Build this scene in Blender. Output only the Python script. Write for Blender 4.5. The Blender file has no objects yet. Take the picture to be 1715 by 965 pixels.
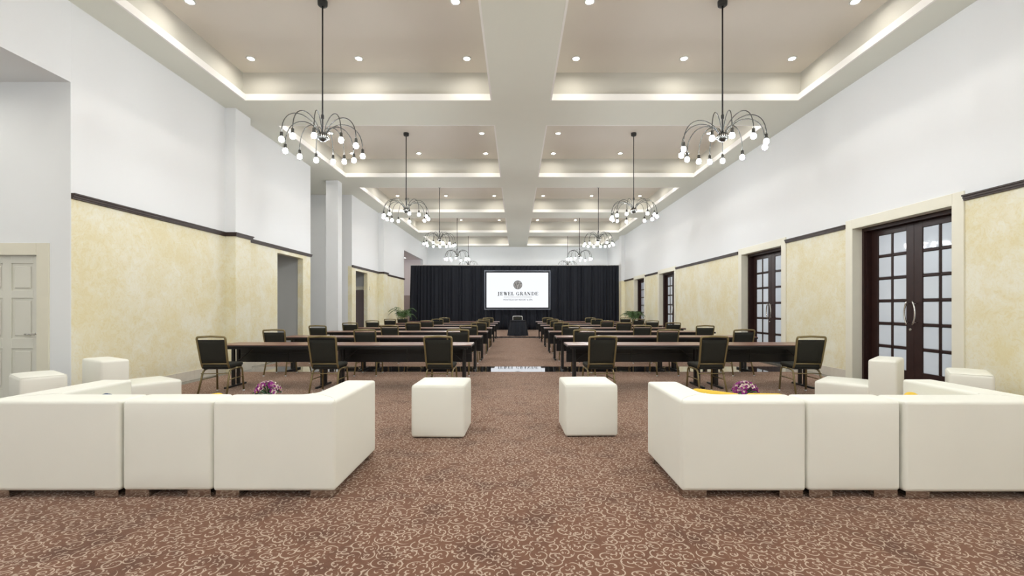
import bpy, bmesh, math, random
from mathutils import Vector, Matrix
random.seed(7)
PI = math.pi
SC = bpy.context.scene
COL = SC.collection

# ------------------------------------------------------------------ camera, world, exposure
F, U0, V0, H = 780.0, 865.0, 515.0, 1.37          # focal length in px, vanishing point, eye height
W_PX, H_PX = 1715.0, 965.0
cam = bpy.data.cameras.new('camera'); cam_o = bpy.data.objects.new('camera', cam); COL.objects.link(cam_o)
cam_o.location = (0, 0, H); cam_o.rotation_euler = (PI/2, 0, 0)
cam.sensor_fit = 'HORIZONTAL'; cam.sensor_width = 36.0
cam.lens = F/W_PX*36.0
cam.shift_x = -(U0-W_PX/2)/W_PX
cam.shift_y = (V0-H_PX/2)/W_PX
cam.clip_start = 0.05; cam.clip_end = 200
SC.camera = cam_o
wd = bpy.data.worlds.new('world'); SC.world = wd; wd.use_nodes = True
wd.node_tree.nodes['Background'].inputs[0].default_value = (0.9, 0.95, 1.0, 1)
wd.node_tree.nodes['Background'].inputs[1].default_value = 0.05
SC.view_settings.view_transform = 'Standard'
SC.view_settings.look = 'None'
SC.view_settings.gamma = 1.0
SC.view_settings.use_curve_mapping = False
SC.view_settings.exposure = 0.08
BULB_E, DOWN_E, SCREEN_E = 172.0, 290.0, 0.98        # lamp strengths

# ------------------------------------------------------------------ room dimensions (metres)
XL, XR = -6.13, 6.30
YB, YE = -6.7, 32.3
ZC, ZI = H+4.20, H+4.82                              # soffit, coffer ceiling
ZT = 2.946                                           # top of picture rail
CO_L, CO_R = (-5.52, -0.494), (0.683, 5.73)
ROWS = [(-5.91+5.55*k, -1.64+5.55*k) for k in range(7)]

# ------------------------------------------------------------------ materials
def nt(name):
    m = bpy.data.materials.new(name); m.use_nodes = True
    t = m.node_tree; b = t.nodes['Principled BSDF']
    return m, t, b
def N(t, typ, **kw):
    n = t.nodes.new(typ)
    for k, v in kw.items(): setattr(n, k, v)
    return n
def M_(t, op, a, b=None, c=None):
    n = t.nodes.new('ShaderNodeMath'); n.operation = op
    for i, v in enumerate((a, b, c)):
        if v is None: continue
        if hasattr(v, 'links'): t.links.new(v, n.inputs[i])
        else: n.inputs[i].default_value = v
    return n.outputs[0]
def mixc(t, fac, a, b):
    n = t.nodes.new('ShaderNodeMix'); n.data_type = 'RGBA'
    def put(sock, v):
        if hasattr(v, 'links'): t.links.new(v, sock)
        elif isinstance(v, (int, float)): sock.default_value = v
        else: sock.default_value = (*v, 1)
    put(n.inputs[0], fac); put(n.inputs[6], a); put(n.inputs[7], b)
    return n.outputs[2]
def ramp(t, fac, lo, hi):
    n = t.nodes.new('ShaderNodeMapRange'); n.clamp = True
    t.links.new(fac, n.inputs[0]); n.inputs[1].default_value = lo; n.inputs[2].default_value = hi
    return n.outputs[0]
def noise(t, vec, scale, detail=2, rough=0.5, dist=0.0):
    n = t.nodes.new('ShaderNodeTexNoise'); n.inputs['Scale'].default_value = scale
    n.inputs['Detail'].default_value = detail; n.inputs['Roughness'].default_value = rough
    n.inputs['Distortion'].default_value = dist
    if vec is not None: t.links.new(vec, n.inputs['Vector'])
    return n.outputs[0]
def bump(t, b, h, strength=0.1, dist=0.01):
    n = t.nodes.new('ShaderNodeBump'); n.inputs['Strength'].default_value = strength; n.inputs['Distance'].default_value = dist
    t.links.new(h, n.inputs['Height']); t.links.new(n.outputs[0], b.inputs['Normal'])
def plain(name, col, rough=0.5, metal=0.0, spec=0.5, var=0.06, vscale=6.0, bmp=0.0, bscale=80.0, coat=0.0):
    m, t, b = nt(name)
    pos = N(t, 'ShaderNodeNewGeometry').outputs['Position']
    f = noise(t, pos, vscale, 3)
    c = mixc(t, f, tuple(x*(1-var) for x in col), tuple(min(1, x*(1+var)) for x in col))
    t.links.new(c, b.inputs['Base Color'])
    b.inputs['Roughness'].default_value = rough; b.inputs['Metallic'].default_value = metal
    b.inputs['Specular IOR Level'].default_value = spec
    b.inputs['Coat Weight'].default_value = coat
    if bmp > 0: bump(t, b, noise(t, pos, bscale, 2), bmp, 0.003)
    return m
def glow(name, col, e):
    m, t, b = nt(name)
    b.inputs['Base Color'].default_value = (*col, 1)
    b.inputs['Emission Color'].default_value = (*col, 1); b.inputs['Emission Strength'].default_value = e
    return m
MAT = {}
MAT['white'] = plain('white_wall_paint', (0.80, 0.81, 0.815), 0.6, spec=0.25, var=0.015, vscale=2)
MAT['cool'] = plain('cool_white_paint', (0.86, 0.88, 0.89), 0.6, spec=0.25, var=0.015, vscale=2)
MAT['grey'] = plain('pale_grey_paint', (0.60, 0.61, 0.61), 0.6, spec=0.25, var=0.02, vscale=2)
MAT['pink'] = plain('pinkish_paint', (0.80, 0.74, 0.74), 0.6, spec=0.25, var=0.02, vscale=2)
MAT['soffit'] = plain('soffit_paint', (0.74, 0.745, 0.66), 0.7, spec=0.2, var=0.015, vscale=2)
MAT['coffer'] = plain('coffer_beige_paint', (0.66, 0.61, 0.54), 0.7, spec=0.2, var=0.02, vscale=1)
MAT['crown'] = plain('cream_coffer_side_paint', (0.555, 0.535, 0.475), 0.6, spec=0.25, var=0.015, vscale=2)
MAT['lip'] = plain('downlit_lip_paint', (0.84, 0.82, 0.78), 0.6, spec=0.25, var=0.015, vscale=2)  # lighter than the coffer sides: the downlights' wash is put into this colour
MAT['cream'] = plain('cream_casing_paint', (0.80, 0.77, 0.64), 0.45, spec=0.4, var=0.04, vscale=5)
MAT['doorwhite'] = plain('off_white_door_paint', (0.74, 0.73, 0.65), 0.45, var=0.02)
MAT['wood'] = plain('dark_stained_wood', (0.030, 0.013, 0.011), 0.40, spec=0.3, var=0.35, vscale=9)
MAT['rail'] = plain('dark_rail_wood', (0.045, 0.027, 0.021), 0.55, var=0.3, vscale=9)
MAT['steel'] = plain('brushed_steel', (0.72, 0.70, 0.66), 0.25, metal=1.0, var=0.05)
MAT['chrome'] = plain('chrome', (0.52, 0.51, 0.49), 0.12, metal=1.0, var=0.03)
MAT['dchrome'] = plain('dark_chrome', (0.10, 0.10, 0.095), 0.38, metal=1.0, var=0.05)
MAT['black'] = plain('black_metal', (0.012, 0.012, 0.012), 0.4, var=0.2)
MAT['edge'] = plain('black_table_edge', (0.010, 0.010, 0.011), 0.45, var=0.2)
MAT['panel'] = plain('black_laminate', (0.009, 0.009, 0.010), 0.42, var=0.2)
MAT['gold'] = plain('gold_tube', (0.255, 0.205, 0.10), 0.38, metal=0.55, var=0.08, vscale=14)
MAT['fabric'] = plain('charcoal_fabric', (0.026, 0.026, 0.021), 0.85, spec=0.25, var=0.35, vscale=160, bmp=0.3, bscale=420)
MAT['leather'] = plain('white_leatherette', (0.88, 0.88, 0.80), 0.5, spec=0.35, var=0.02, vscale=3, bmp=0.08, bscale=160)
MAT['under'] = plain('black_underside', (0.012, 0.011, 0.010), 0.8)
MAT['yellow'] = plain('yellow_cotton', (0.80, 0.55, 0.06), 0.8, var=0.1, vscale=20)
MAT['blue'] = plain('navy_cotton', (0.02, 0.06, 0.16), 0.8, var=0.1, vscale=20)
MAT['drape'] = plain('black_drape', (0.016, 0.019, 0.027), 0.75, spec=0.3, var=0.25, vscale=40)
MAT['glide'] = plain('white_plastic_glide', (0.7, 0.7, 0.7), 0.4)
MAT['paleframe'] = plain('pale_frame', (0.75, 0.75, 0.72), 0.3, var=0.03)
MAT['scrframe'] = plain('grey_screen_frame', (0.16, 0.18, 0.22), 0.4, metal=0.3)
MAT['scrblack'] = plain('black_screen_border', (0.010, 0.013, 0.020), 0.6)
MAT['ink'] = plain('black_print', (0.012, 0.012, 0.014), 0.8)
MAT['ink2'] = plain('grey_print', (0.05, 0.05, 0.05), 0.8)
MAT['inkpale'] = plain('pale_print', (0.52, 0.52, 0.53), 0.8)
MAT['inkmid'] = plain('mid_grey_print', (0.15, 0.15, 0.155), 0.8)
MAT['browndoor'] = plain('brown_door_paint', (0.20, 0.16, 0.16), 0.5)
MAT['tan'] = plain('tan_doorway_panel', (0.42, 0.34, 0.31), 0.5)  # colours the panel that stands for a dark opening
MAT['leaf'] = plain('palm_leaf', (0.06, 0.13, 0.035), 0.5, var=0.4, vscale=9)
MAT['leafd'] = plain('flower_leaf', (0.02, 0.10, 0.02), 0.5, var=0.3, vscale=30)
MAT['pot'] = plain('brown_pot', (0.07, 0.045, 0.035), 0.5)
MAT['soil'] = plain('soil', (0.03, 0.02, 0.014), 0.9)
MAT['petal'] = plain('purple_petal', (0.32, 0.012, 0.26), 0.5, var=0.3, vscale=60)
MAT['petalw'] = plain('pale_petal', (0.80, 0.66, 0.62), 0.5, var=0.1, vscale=60)
MAT['petaly'] = plain('yellow_petal', (0.75, 0.66, 0.16), 0.5, var=0.1, vscale=60)
MAT['ceramic'] = plain('white_ceramic', (0.8, 0.8, 0.78), 0.2)
MAT['stone'] = plain('polished_dark_stone', (0.030, 0.030, 0.032), 0.03, spec=0.9, var=0.4, vscale=4, coat=1.0)
MAT['tilebase'] = plain('beige_stone_tile', (0.68, 0.63, 0.54), 0.35, var=0.10, vscale=10)
MAT['tilefloor'] = plain('grey_stone_tile', (0.20, 0.185, 0.155), 0.12, var=0.15, vscale=6)
MAT['pane'] = plain('frosted_blue_glass', (0.73, 0.80, 0.89), 0.035, spec=0.6, var=0.03, vscale=1)
MAT['bulb'] = glow('bulb_light', (0.955, 1.0, 1.03), BULB_E)
MAT['down'] = glow('downlight_lens', (1.0, 0.955, 0.875), DOWN_E)
MAT['screen'] = glow('projected_white', (0.93, 0.96, 1.0), SCREEN_E); MAT['screen'].node_tree.nodes['Principled BSDF'].inputs['Base Color'].default_value = (.02, .02, .02, 1); MAT['screen'].node_tree.nodes['Principled BSDF'].inputs['Specular IOR Level'].default_value = 0.0

def laminate():
    m, t, b = nt('brown_wood_laminate')
    pos = N(t, 'ShaderNodeNewGeometry').outputs['Position']
    mp = N(t, 'ShaderNodeMapping'); mp.inputs['Scale'].default_value = (1.2, 22, 1); t.links.new(pos, mp.inputs[0])
    f = noise(t, mp.outputs[0], 2.0, 5, 0.6, 0.4)
    t.links.new(mixc(t, ramp(t, f, 0.3, 0.7), (0.16, 0.065, 0.038), (0.26, 0.115, 0.07)), b.inputs['Base Color'])
    b.inputs['Roughness'].default_value = 0.28; b.inputs['Specular IOR Level'].default_value = 0.6
    return m
MAT['laminate'] = laminate()

def sponge_wall():
    """white above the picture rail, sponged yellow stucco below it"""
    m, t, b = nt('sponged_yellow_and_white_wall')
    pos = N(t, 'ShaderNodeNewGeometry').outputs['Position']
    sep = N(t, 'ShaderNodeSeparateXYZ'); t.links.new(pos, sep.inputs[0])
    big = noise(t, pos, 1.1, 3, 0.55, 0.5)
    mid = noise(t, pos, 3.2, 5, 0.62, 1.4)
    fine = noise(t, pos, 10.0, 4, 0.65, 2.6)
    f = M_(t, 'ADD', M_(t, 'MULTIPLY', big, 0.45), M_(t, 'ADD', M_(t, 'MULTIPLY', mid, 0.35), M_(t, 'MULTIPLY', fine, 0.40)))
    f = ramp(t, f, 0.50, 0.70)
    yel = mixc(t, f, (0.845, 0.82, 0.675), (0.775, 0.695, 0.43))
    strk = ramp(t, M_(t, 'ABSOLUTE', M_(t, 'SUBTRACT', fine, 0.5)), 0.0, 0.05)
    yel = mixc(t, M_(t, 'MULTIPLY', M_(t, 'SUBTRACT', 1.0, strk), 0.22), yel, (0.90, 0.86, 0.70))
    up = M_(t, 'GREATER_THAN', sep.outputs[2], ZT-0.03)
    t.links.new(mixc(t, up, yel, (0.80, 0.81, 0.815)), b.inputs['Base Color'])
    b.inputs['Roughness'].default_value = 0.5; b.inputs['Specular IOR Level'].default_value = 0.25
    bump(t, b, M_(t, 'MULTIPLY', fine, M_(t, 'SUBTRACT', 1.0, up)), 0.12, 0.01)
    return m
MAT['sponge'] = sponge_wall()

def carpet():
    m, t, b = nt('scroll_carpet')
    pos = N(t, 'ShaderNodeNewGeometry').outputs['Position']
    wv = N(t, 'ShaderNodeTexNoise'); wv.inputs['Scale'].default_value = 5.0; wv.inputs['Detail'].default_value = 1
    t.links.new(pos, wv.inputs['Vector'])
    sub = N(t, 'ShaderNodeVectorMath', operation='SUBTRACT'); t.links.new(wv.outputs['Color'], sub.inputs[0]); sub.inputs[1].default_value = (.5, .5, .5)
    sc0 = N(t, 'ShaderNodeVectorMath', operation='SCALE'); t.links.new(sub.outputs[0], sc0.inputs[0]); sc0.inputs['Scale'].default_value = 0.05
    ad = N(t, 'ShaderNodeVectorMath', operation='ADD'); t.links.new(pos, ad.inputs[0]); t.links.new(sc0.outputs[0], ad.inputs[1])
    def layer(scale, off, kturn, rmax, wid, keep):
        mp = N(t, 'ShaderNodeMapping'); mp.inputs['Scale'].default_value = (scale, scale, 0); mp.inputs['Location'].default_value = (off, off*.7, 0)
        t.links.new(ad.outputs[0], mp.inputs[0])
        vo = N(t, 'ShaderNodeTexVoronoi', voronoi_dimensions='2D', feature='F1'); vo.inputs['Scale'].default_value = 1.0
        vo.inputs['Randomness'].default_value = 0.75
        t.links.new(mp.outputs[0], vo.inputs['Vector'])
        d = N(t, 'ShaderNodeVectorMath', operation='SUBTRACT'); t.links.new(mp.outputs[0], d.inputs[0]); t.links.new(vo.outputs['Position'], d.inputs[1])
        sx = N(t, 'ShaderNodeSeparateXYZ'); t.links.new(d.outputs[0], sx.inputs[0])
        cs = N(t, 'ShaderNodeSeparateColor'); t.links.new(vo.outputs['Color'], cs.inputs[0])
        th = M_(t, 'DIVIDE', M_(t, 'ARCTAN2', sx.outputs[1], sx.outputs[0]), 2*PI)
        hand = M_(t, 'SUBTRACT', M_(t, 'MULTIPLY', M_(t, 'GREATER_THAN', cs.outputs[0], 0.5), 2.0), 1.0)
        r = vo.outputs['Distance']
        ph = M_(t, 'ADD', M_(t, 'MULTIPLY', th, hand), M_(t, 'ADD', cs.outputs[1], M_(t, 'MULTIPLY', r, kturn)))
        a = M_(t, 'ABSOLUTE', M_(t, 'SUBTRACT', M_(t, 'FRACT', ph), 0.5))
        ln = M_(t, 'SUBTRACT', 1.0, ramp(t, a, wid*0.75, wid*1.25))
        gap = M_(t, 'LESS_THAN', M_(t, 'FRACT', M_(t, 'ADD', th, M_(t, 'ADD', cs.outputs[2], M_(t, 'MULTIPLY', r, 0.9)))), keep)
        return M_(t, 'MULTIPLY', M_(t, 'MULTIPLY', ln, gap), M_(t, 'LESS_THAN', r, rmax))
    l1 = layer(11.8, 0.0, 2.35, 0.66, 0.098, 0.86)
    l2 = layer(15.5, 4.3, 1.3, 0.55, 0.07, 0.28)
    # little leaves
    mp = N(t, 'ShaderNodeMapping'); mp.inputs['Scale'].default_value = (40, 26, 0); mp.inputs['Rotation'].default_value = (0, 0, 0.6)
    t.links.new(ad.outputs[0], mp.inputs[0])
    vo = N(t, 'ShaderNodeTexVoronoi', voronoi_dimensions='2D', feature='F1'); t.links.new(mp.outputs[0], vo.inputs['Vector']); vo.inputs['Scale'].default_value = 1.0
    cs = N(t, 'ShaderNodeSeparateColor'); t.links.new(vo.outputs['Color'], cs.inputs[0])
    lf = M_(t, 'MULTIPLY', M_(t, 'LESS_THAN', vo.outputs['Distance'], 0.26), M_(t, 'LESS_THAN', cs.outputs[0], 0.28))
    line = M_(t, 'MINIMUM', M_(t, 'ADD', M_(t, 'ADD', l1, M_(t, 'MULTIPLY', l2, 0.9)), M_(t, 'MULTIPLY', lf, 0.8)), 1.0)
    fib = noise(t, pos, 260, 2)
    blot = ramp(t, noise(t, pos, 2.6, 4, 0.6), 0.50, 0.72)
    base = mixc(t, fib, (0.145, 0.070, 0.043), (0.225, 0.117, 0.078))
    base = mixc(t, M_(t, 'MULTIPLY', blot, 0.72), base, (0.075, 0.038, 0.028))
    scr = mixc(t, fib, (0.44, 0.335, 0.255), (0.62, 0.50, 0.405))
    scr = mixc(t, M_(t, 'MULTIPLY', blot, 0.35), scr, (0.20, 0.13, 0.10))
    t.links.new(mixc(t, line, base, scr), b.inputs['Base Color'])
    b.inputs['Roughness'].default_value = 0.95; b.inputs['Specular IOR Level'].default_value = 0.1
    b.inputs['Sheen Weight'].default_value = 0.45; b.inputs['Sheen Roughness'].default_value = 0.30; b.inputs['Sheen Tint'].default_value = (1.0, 0.82, 0.72, 1)
    bump(t, b, fib, 0.4, 0.004)
    return m
MAT['carpet'] = carpet()

# ------------------------------------------------------------------ mesh helpers
class MB:
    def __init__(s): s.v = []; s.f = []; s.sm = []
    def add(s, vs, fs, smooth=False):
        o = len(s.v); s.v += [tuple(p) for p in vs]
        for f in fs: s.f.append(tuple(i+o for i in f)); s.sm.append(smooth)
        return s
    def box(s, x0, x1, y0, y1, z0, z1):
        vs = [(x, y, z) for z in (z0, z1) for y in (y0, y1) for x in (x0, x1)]
        return s.add(vs, [(0, 2, 3, 1), (4, 5, 7, 6), (0, 1, 5, 4), (2, 6, 7, 3), (0, 4, 6, 2), (1, 3, 7, 5)])
    def bbox(s, x0, x1, y0, y1, z0, z1, b=0.004):
        bm = bmesh.new(); bmesh.ops.create_cube(bm, size=1)
        for v in bm.verts:
            v.co = Vector(((x0+x1)/2+v.co.x*(x1-x0), (y0+y1)/2+v.co.y*(y1-y0), (z0+z1)/2+v.co.z*(z1-z0)))
        bmesh.ops.bevel(bm, geom=bm.edges[:], offset=b, segments=1, affect='EDGES')
        return s.bm(bm)
    def bm(s, bm, smooth=False):
        bm.verts.index_update()
        s.add([v.co for v in bm.verts], [[v.index for v in f.verts] for f in bm.faces], smooth); bm.free(); return s
    def tube(s, pts, r, n=8, rz=None):
        pts = [Vector(p) for p in pts]; k = len(pts); rs = r if isinstance(r, (list, tuple)) else [r]*k
        vs = []; up = None
        for i, p in enumerate(pts):
            d = (pts[min(i+1, k-1)]-pts[max(i-1, 0)]).normalized()
            if up is None: up = Vector((0, 0, 1)) if abs(d.z) < 0.9 else Vector((0, 1, 0))
            a = d.cross(up).normalized(); up = a.cross(d).normalized()
            for j in range(n):
                t = 2*PI*j/n; vs.append(p+(a*math.cos(t)+up*math.sin(t))*rs[i])
        fs = [(i*n+j, i*n+(j+1) % n, (i+1)*n+(j+1) % n, (i+1)*n+j) for i in range(k-1) for j in range(n)]
        s.add(vs, fs, True)
        o = len(s.v)-len(vs)
        s.f.append(tuple(o+j for j in reversed(range(n)))); s.sm.append(False)
        s.f.append(tuple(o+(k-1)*n+j for j in range(n))); s.sm.append(False)
        return s
    def lathe(s, prof, n=16, c=(0, 0), smooth=True):
        vs = [(c[0]+r*math.cos(2*PI*j/n), c[1]+r*math.sin(2*PI*j/n), z) for r, z in prof for j in range(n)]
        k = len(prof)
        fs = [(i*n+j, i*n+(j+1) % n, (i+1)*n+(j+1) % n, (i+1)*n+j) for i in range(k-1) for j in range(n)]
        s.add(vs, fs, smooth); o = len(s.v)-len(vs)
        s.f.append(tuple(o+j for j in reversed(range(n)))); s.sm.append(False)
        s.f.append(tuple(o+(k-1)*n+j for j in range(n))); s.sm.append(False)
        return s
    def prism(s, poly, z0, z1):
        n = len(poly)
        vs = [(x, y, z0) for x, y in poly]+[(x, y, z1) for x, y in poly]
        return s.add(vs, [tuple(reversed(range(n))), tuple(range(n, 2*n))]+[(i, (i+1) % n, n+(i+1) % n, n+i) for i in range(n)])
    def puff(s, x0, x1, y0, y1, z0, z1, r=0.04, top=0.0, side=0.0, n=6):
        c = Vector(((x0+x1)/2, (y0+y1)/2, (z0+z1)/2)); h = Vector(((x1-x0)/2, (y1-y0)/2, (z1-z0)/2))
        def axis(hh):
            e = [0, .25, .55, 1.0]; a = [-hh+r*q for q in e]; w = 2*(hh-r)
            a += [-hh+r+w*i/n for i in range(1, n)]
            return a+[hh-r*q for q in reversed(e)]
        A = [axis(h[i]) for i in range(3)]; idx = {}; vs = []; fs = []
        def vid(p):
            k = tuple(round(q, 5) for q in p)
            if k in idx: return idx[k]
            P = Vector(p); inn = Vector([max(-(h[i]-r), min(h[i]-r, P[i])) for i in range(3)]); d = P-inn
            q = inn+d.normalized()*r if d.length > 1e-9 else P.copy()
            u = [max(0, 1-(P[i]/h[i])**2) for i in range(3)]
            if P.z > 0: q.z += top*u[0]*u[1]
            q.x += side*u[1]*u[2]*(1 if P.x > 0 else -1)*abs(P.x/h[0])**3
            q.y += side*u[0]*u[2]*(1 if P.y > 0 else -1)*abs(P.y/h[1])**3
            idx[k] = len(vs); vs.append(c+q); return idx[k]
        for ax in range(3):
            b1, b2 = (ax+1) % 3, (ax+2) % 3
            for sg in (-1, 1):
                for i in range(len(A[b1])-1):
                    for j in range(len(A[b2])-1):
                        q = []
                        for (a, b) in ((i, j), (i+1, j), (i+1, j+1), (i, j+1)):
                            p = [0, 0, 0]; p[ax] = sg*h[ax]; p[b1] = A[b1][a]; p[b2] = A[b2][b]; q.append(vid(p))
                        fs.append(q if sg > 0 else q[::-1])
        return s.add(vs, fs, True)
    def mesh(s, name, mat):
        me = bpy.data.meshes.new(name); me.from_pydata(s.v, [], s.f); me.materials.append(MAT[mat])
        me.polygons.foreach_set('use_smooth', s.sm); me.update(); return me
    def build(s, name, mat, parent=None, loc=None, rot=None):
        return ob(name, s.mesh(name, mat), parent, loc, rot)
def ob(name, me, parent=None, loc=None, rot=None):
    o = bpy.data.objects.new(name, me); COL.objects.link(o)
    if parent: o.parent = parent
    if loc: o.location = loc
    if rot: o.rotation_euler = rot
    return o
def empty(name, loc=(0, 0, 0), rz=0.0):
    o = bpy.data.objects.new(name, None); COL.objects.link(o); o.location = loc; o.rotation_euler = (0, 0, rz); o.empty_display_size = 0.2
    return o
def tag(o, label, cat, group=None):
    o['label'] = label; o['category'] = cat
    if group: o['group'] = group
    return o
def struct(o, label=None, cat=None):
    o['kind'] = 'structure'
    if label: o['label'] = label
    if cat: o['category'] = cat
    return o
def copy_tree(o, parent=None):
    c = o.copy(); COL.objects.link(c); c.parent = parent
    for ch in o.children: copy_tree(ch, c)
    return c
def bez(P, n):
    out = []
    for i in range(n+1):
        t = i/n; a = (1-t)**3; b = 3*(1-t)**2*t; c = 3*(1-t)*t*t; d = t**3
        out.append(tuple(a*P[0][k]+b*P[1][k]+c*P[2][k]+d*P[3][k] for k in range(len(P[0]))))
    return out
def wire(pts, rad, seg=4):
    """polyline with rounded corners"""
    P = [Vector(p) for p in pts]; out = [P[0]]
    for i in range(1, len(P)-1):
        a = (P[i-1]-P[i]); b = (P[i+1]-P[i]); r = min(rad, a.length*.48, b.length*.48)
        p0 = P[i]+a.normalized()*r; p1 = P[i]+b.normalized()*r
        for k in range(seg+1):
            t = k/seg; out.append(p0*(1-t)**2+P[i]*2*t*(1-t)+p1*t*t)
    out.append(P[-1]); return out
ORD = ['first', 'second', 'third', 'fourth', 'fifth', 'sixth', 'seventh', 'eighth']

# ------------------------------------------------------------------ floor
BANDS = [(9.90, 10.80), (21.0, 21.85)]
fl = MB()
ys = [YB] + [y for b in BANDS for y in b] + [YE]
BORD = 0.22
for i in range(0, len(ys), 2):
    fl.box(XL+BORD, XR-BORD, ys[i], ys[i+1], -0.05, 0.0)
struct(fl.build('floor', 'carpet'), 'brown carpet with a cream scrolling vine pattern', 'carpet')
sub = MB().box(-9.9, 7.2, YB-0.3, YE+0.3, -0.12, -0.05)
struct(sub.build('floor_slab', 'tilefloor'), 'grey stone floor under and beside the carpet', 'floor')
for side, (a, b) in (('left', (XL, XL+BORD)), ('right', (XR-BORD, XR))):
    e = struct(empty('floor_border_'+side, ((a+b)/2, 0, 0)), 'grey stone floor border along the %s wall' % side, 'floor')
    me = MB().box(-BORD/2+.002, BORD/2-.002, 0.003, 0.597, -0.05, -0.002).mesh('tile', 'tilefloor')
    y = 3.0
    while y < 28:
        ob('tile', me, e, (0, y, 0)); y += 0.6
    MB().box(-BORD/2, BORD/2, YB, 28.6, -0.05, -0.006).build('grout', 'tilefloor', e)
for k, (a, b) in enumerate(BANDS):
    e = struct(empty('floor_band', (0, a, 0)), ['polished dark stone band crossing the carpet under the second table row',
               'polished dark stone band crossing the carpet before the black skirted table'][k], 'floor')
    MB().box(XL+BORD, XR-BORD, 0, b-a, -0.05, -0.006).build('bedding', 'tilefloor', e)
    n = 13; w = (XR-XL-2*BORD)/n
    me = MB().box(0.001, w-0.001, 0.002, b-a-0.002, -0.05, -0.001).mesh('slab', 'stone')
    for i in range(n): ob('slab', me, e, (XL+BORD+i*w, 0, 0))
for (x0, x1, y0, y1) in ((-9.8, XL, YB, 6.41), (-9.8, XL, 9.5, 13.56), (-9.8, XL, 13.86, 17.35), (-9.8, XL, 17.6, 19.4), (-8.6, XL, 25.4, 30.5)):
    struct(MB().box(x0, x1, y0, y1, -0.05, -0.001).build('floor_side', 'tilefloor'), 'grey stone floor of a side space beyond the left wall', 'floor')

# ------------------------------------------------------------------ walls
def wall_y(name, x0, x1, y0, y1, z1, holes, mat, label, extra=None):
    """wall running along Y; holes: (ya, yb, zbottom, ztop)"""
    m = MB(); y = y0
    for (a, b, zb, zt) in sorted(holes):
        if a > y: m.box(x0, x1, y, a, 0, z1)
        if zb > 0: m.box(x0, x1, a, b, 0, zb)
        if zt < z1: m.box(x0, x1, a, b, zt, z1)
        y = b
    if y < y1: m.box(x0, x1, y, y1, 0, z1)
    if extra: extra(m)
    return struct(m.build(name, mat), label, 'wall')
TH = 0.15
PIL = [(9.80, 10.35), (20.65, 21.30)]
AZ = 4.47
wall_y('wall_left', XL-0.3, XL, YB, 6.412, ZC, [(0.8, 6.412, 0, AZ)], 'white', 'white wall above the tall side opening with the panelled door')
wall_y('wall_left', XL-TH, XL+.001, 6.412, 13.86, ZC, [(11.94, 13.37, 0, 2.77)], 'sponge', 'yellow stucco wall with pilaster and doorway nearest the lounge',
       lambda m: m.box(XL-0.02, XL+0.22, *PIL[0], 0, ZC))
wall_y('wall_left', XL-TH, XL, 17.35, 25.4, ZC, [(17.77, 19.16, 0, 2.77)], 'sponge', 'farther yellow stucco wall with pilaster and doorway',
       lambda m: m.box(XL-0.02, XL+0.24, *PIL[1], 0, ZC))
wall_y('wall_left', XL-TH, XL, 25.4, YE, ZC, [(25.4, 30.5, 0, 4.49)], 'white', 'white wall above the opening beside the black drape')
DOORS = [(6.54, 8.89), (10.87, 13.19), (18.38, 20.70), (22.75, 25.0)]
CAS = 0.17; DTOP = 2.85
wall_y('wall_right', XR, XR+0.45, YB, YE, ZC, [(a+CAS, b-CAS, 0, DTOP) for a, b in DOORS], 'sponge', 'long yellow and white wall holding four dark wooden double doors',
       lambda m: m.box(XR-0.2, XR+0.02, 27.1, 27.7, 0, ZC))
struct(MB().box(-9.9, XR+0.45, YE, YE+0.2, 0, ZC).build('wall_back', 'white'), 'white end wall above the black drape', 'wall')
struct(MB().box(XL, XR, YE-0.12, YE, 0, 4.72).build('wall_back_ledge', 'white'), 'projecting lower half of the white end wall', 'wall')
struct(MB().box(-9.9, XR+0.45, YB-0.2, YB, 0, ZC).build('wall_front', 'white'), 'white wall behind the viewpoint', 'wall')
# side spaces on the left
struct(MB().box(-9.9, -9.7, YB, 31, 0, ZC).build('wall_side', 'cool'), 'outer wall of the side spaces', 'wall')
m = MB().box(-9.7, XL, 6.405, 6.56, 2.09, AZ).box(-9.7, -7.52, 6.405, 6.56, 0, 2.09).box(-6.59, XL, 6.405, 6.56, 0, 2.09)
struct(m.build('wall_alcove', 'cool'), 'cool white wall around the panelled white door', 'wall')
struct(MB().box(-9.7, XL-0.3, YB, 6.56, AZ, AZ+0.1).build('ceiling_alcove', 'white'), 'low white ceiling of the near side opening', 'ceiling')
struct(MB().box(-9.7, XL-0.3, 0.6, 0.8, 0, AZ).build('wall_alcove_near', 'cool'), 'near wall of the side opening', 'wall')
struct(MB().box(-9.7, XL-TH, 13.56, 13.86, 0, ZC).build('wall_recess_near', 'white'), 'wall between doorway passage and full height recess', 'wall')
struct(MB().box(-9.7, XL-TH, 17.35, 17.60, 0, ZC).build('wall_recess', 'white'), 'white far wall of the full height recess', 'wall')
struct(MB().box(-6.30, -5.90, 15.40, 15.75, 0, ZC).build('wall_column', 'white'), 'slim white column standing in the full height recess', 'column')
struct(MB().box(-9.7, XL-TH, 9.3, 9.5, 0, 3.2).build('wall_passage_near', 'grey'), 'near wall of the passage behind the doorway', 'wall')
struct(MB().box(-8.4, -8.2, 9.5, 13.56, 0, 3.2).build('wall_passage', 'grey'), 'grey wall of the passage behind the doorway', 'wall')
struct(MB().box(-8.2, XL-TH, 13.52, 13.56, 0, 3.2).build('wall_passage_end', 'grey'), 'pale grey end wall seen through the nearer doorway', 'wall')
struct(MB().box(-8.4, XL-TH, 9.5, 13.56, 3.2, 3.3).build('ceiling_passage', 'grey'), 'ceiling of the passage behind the nearer doorway', 'ceiling')
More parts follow.
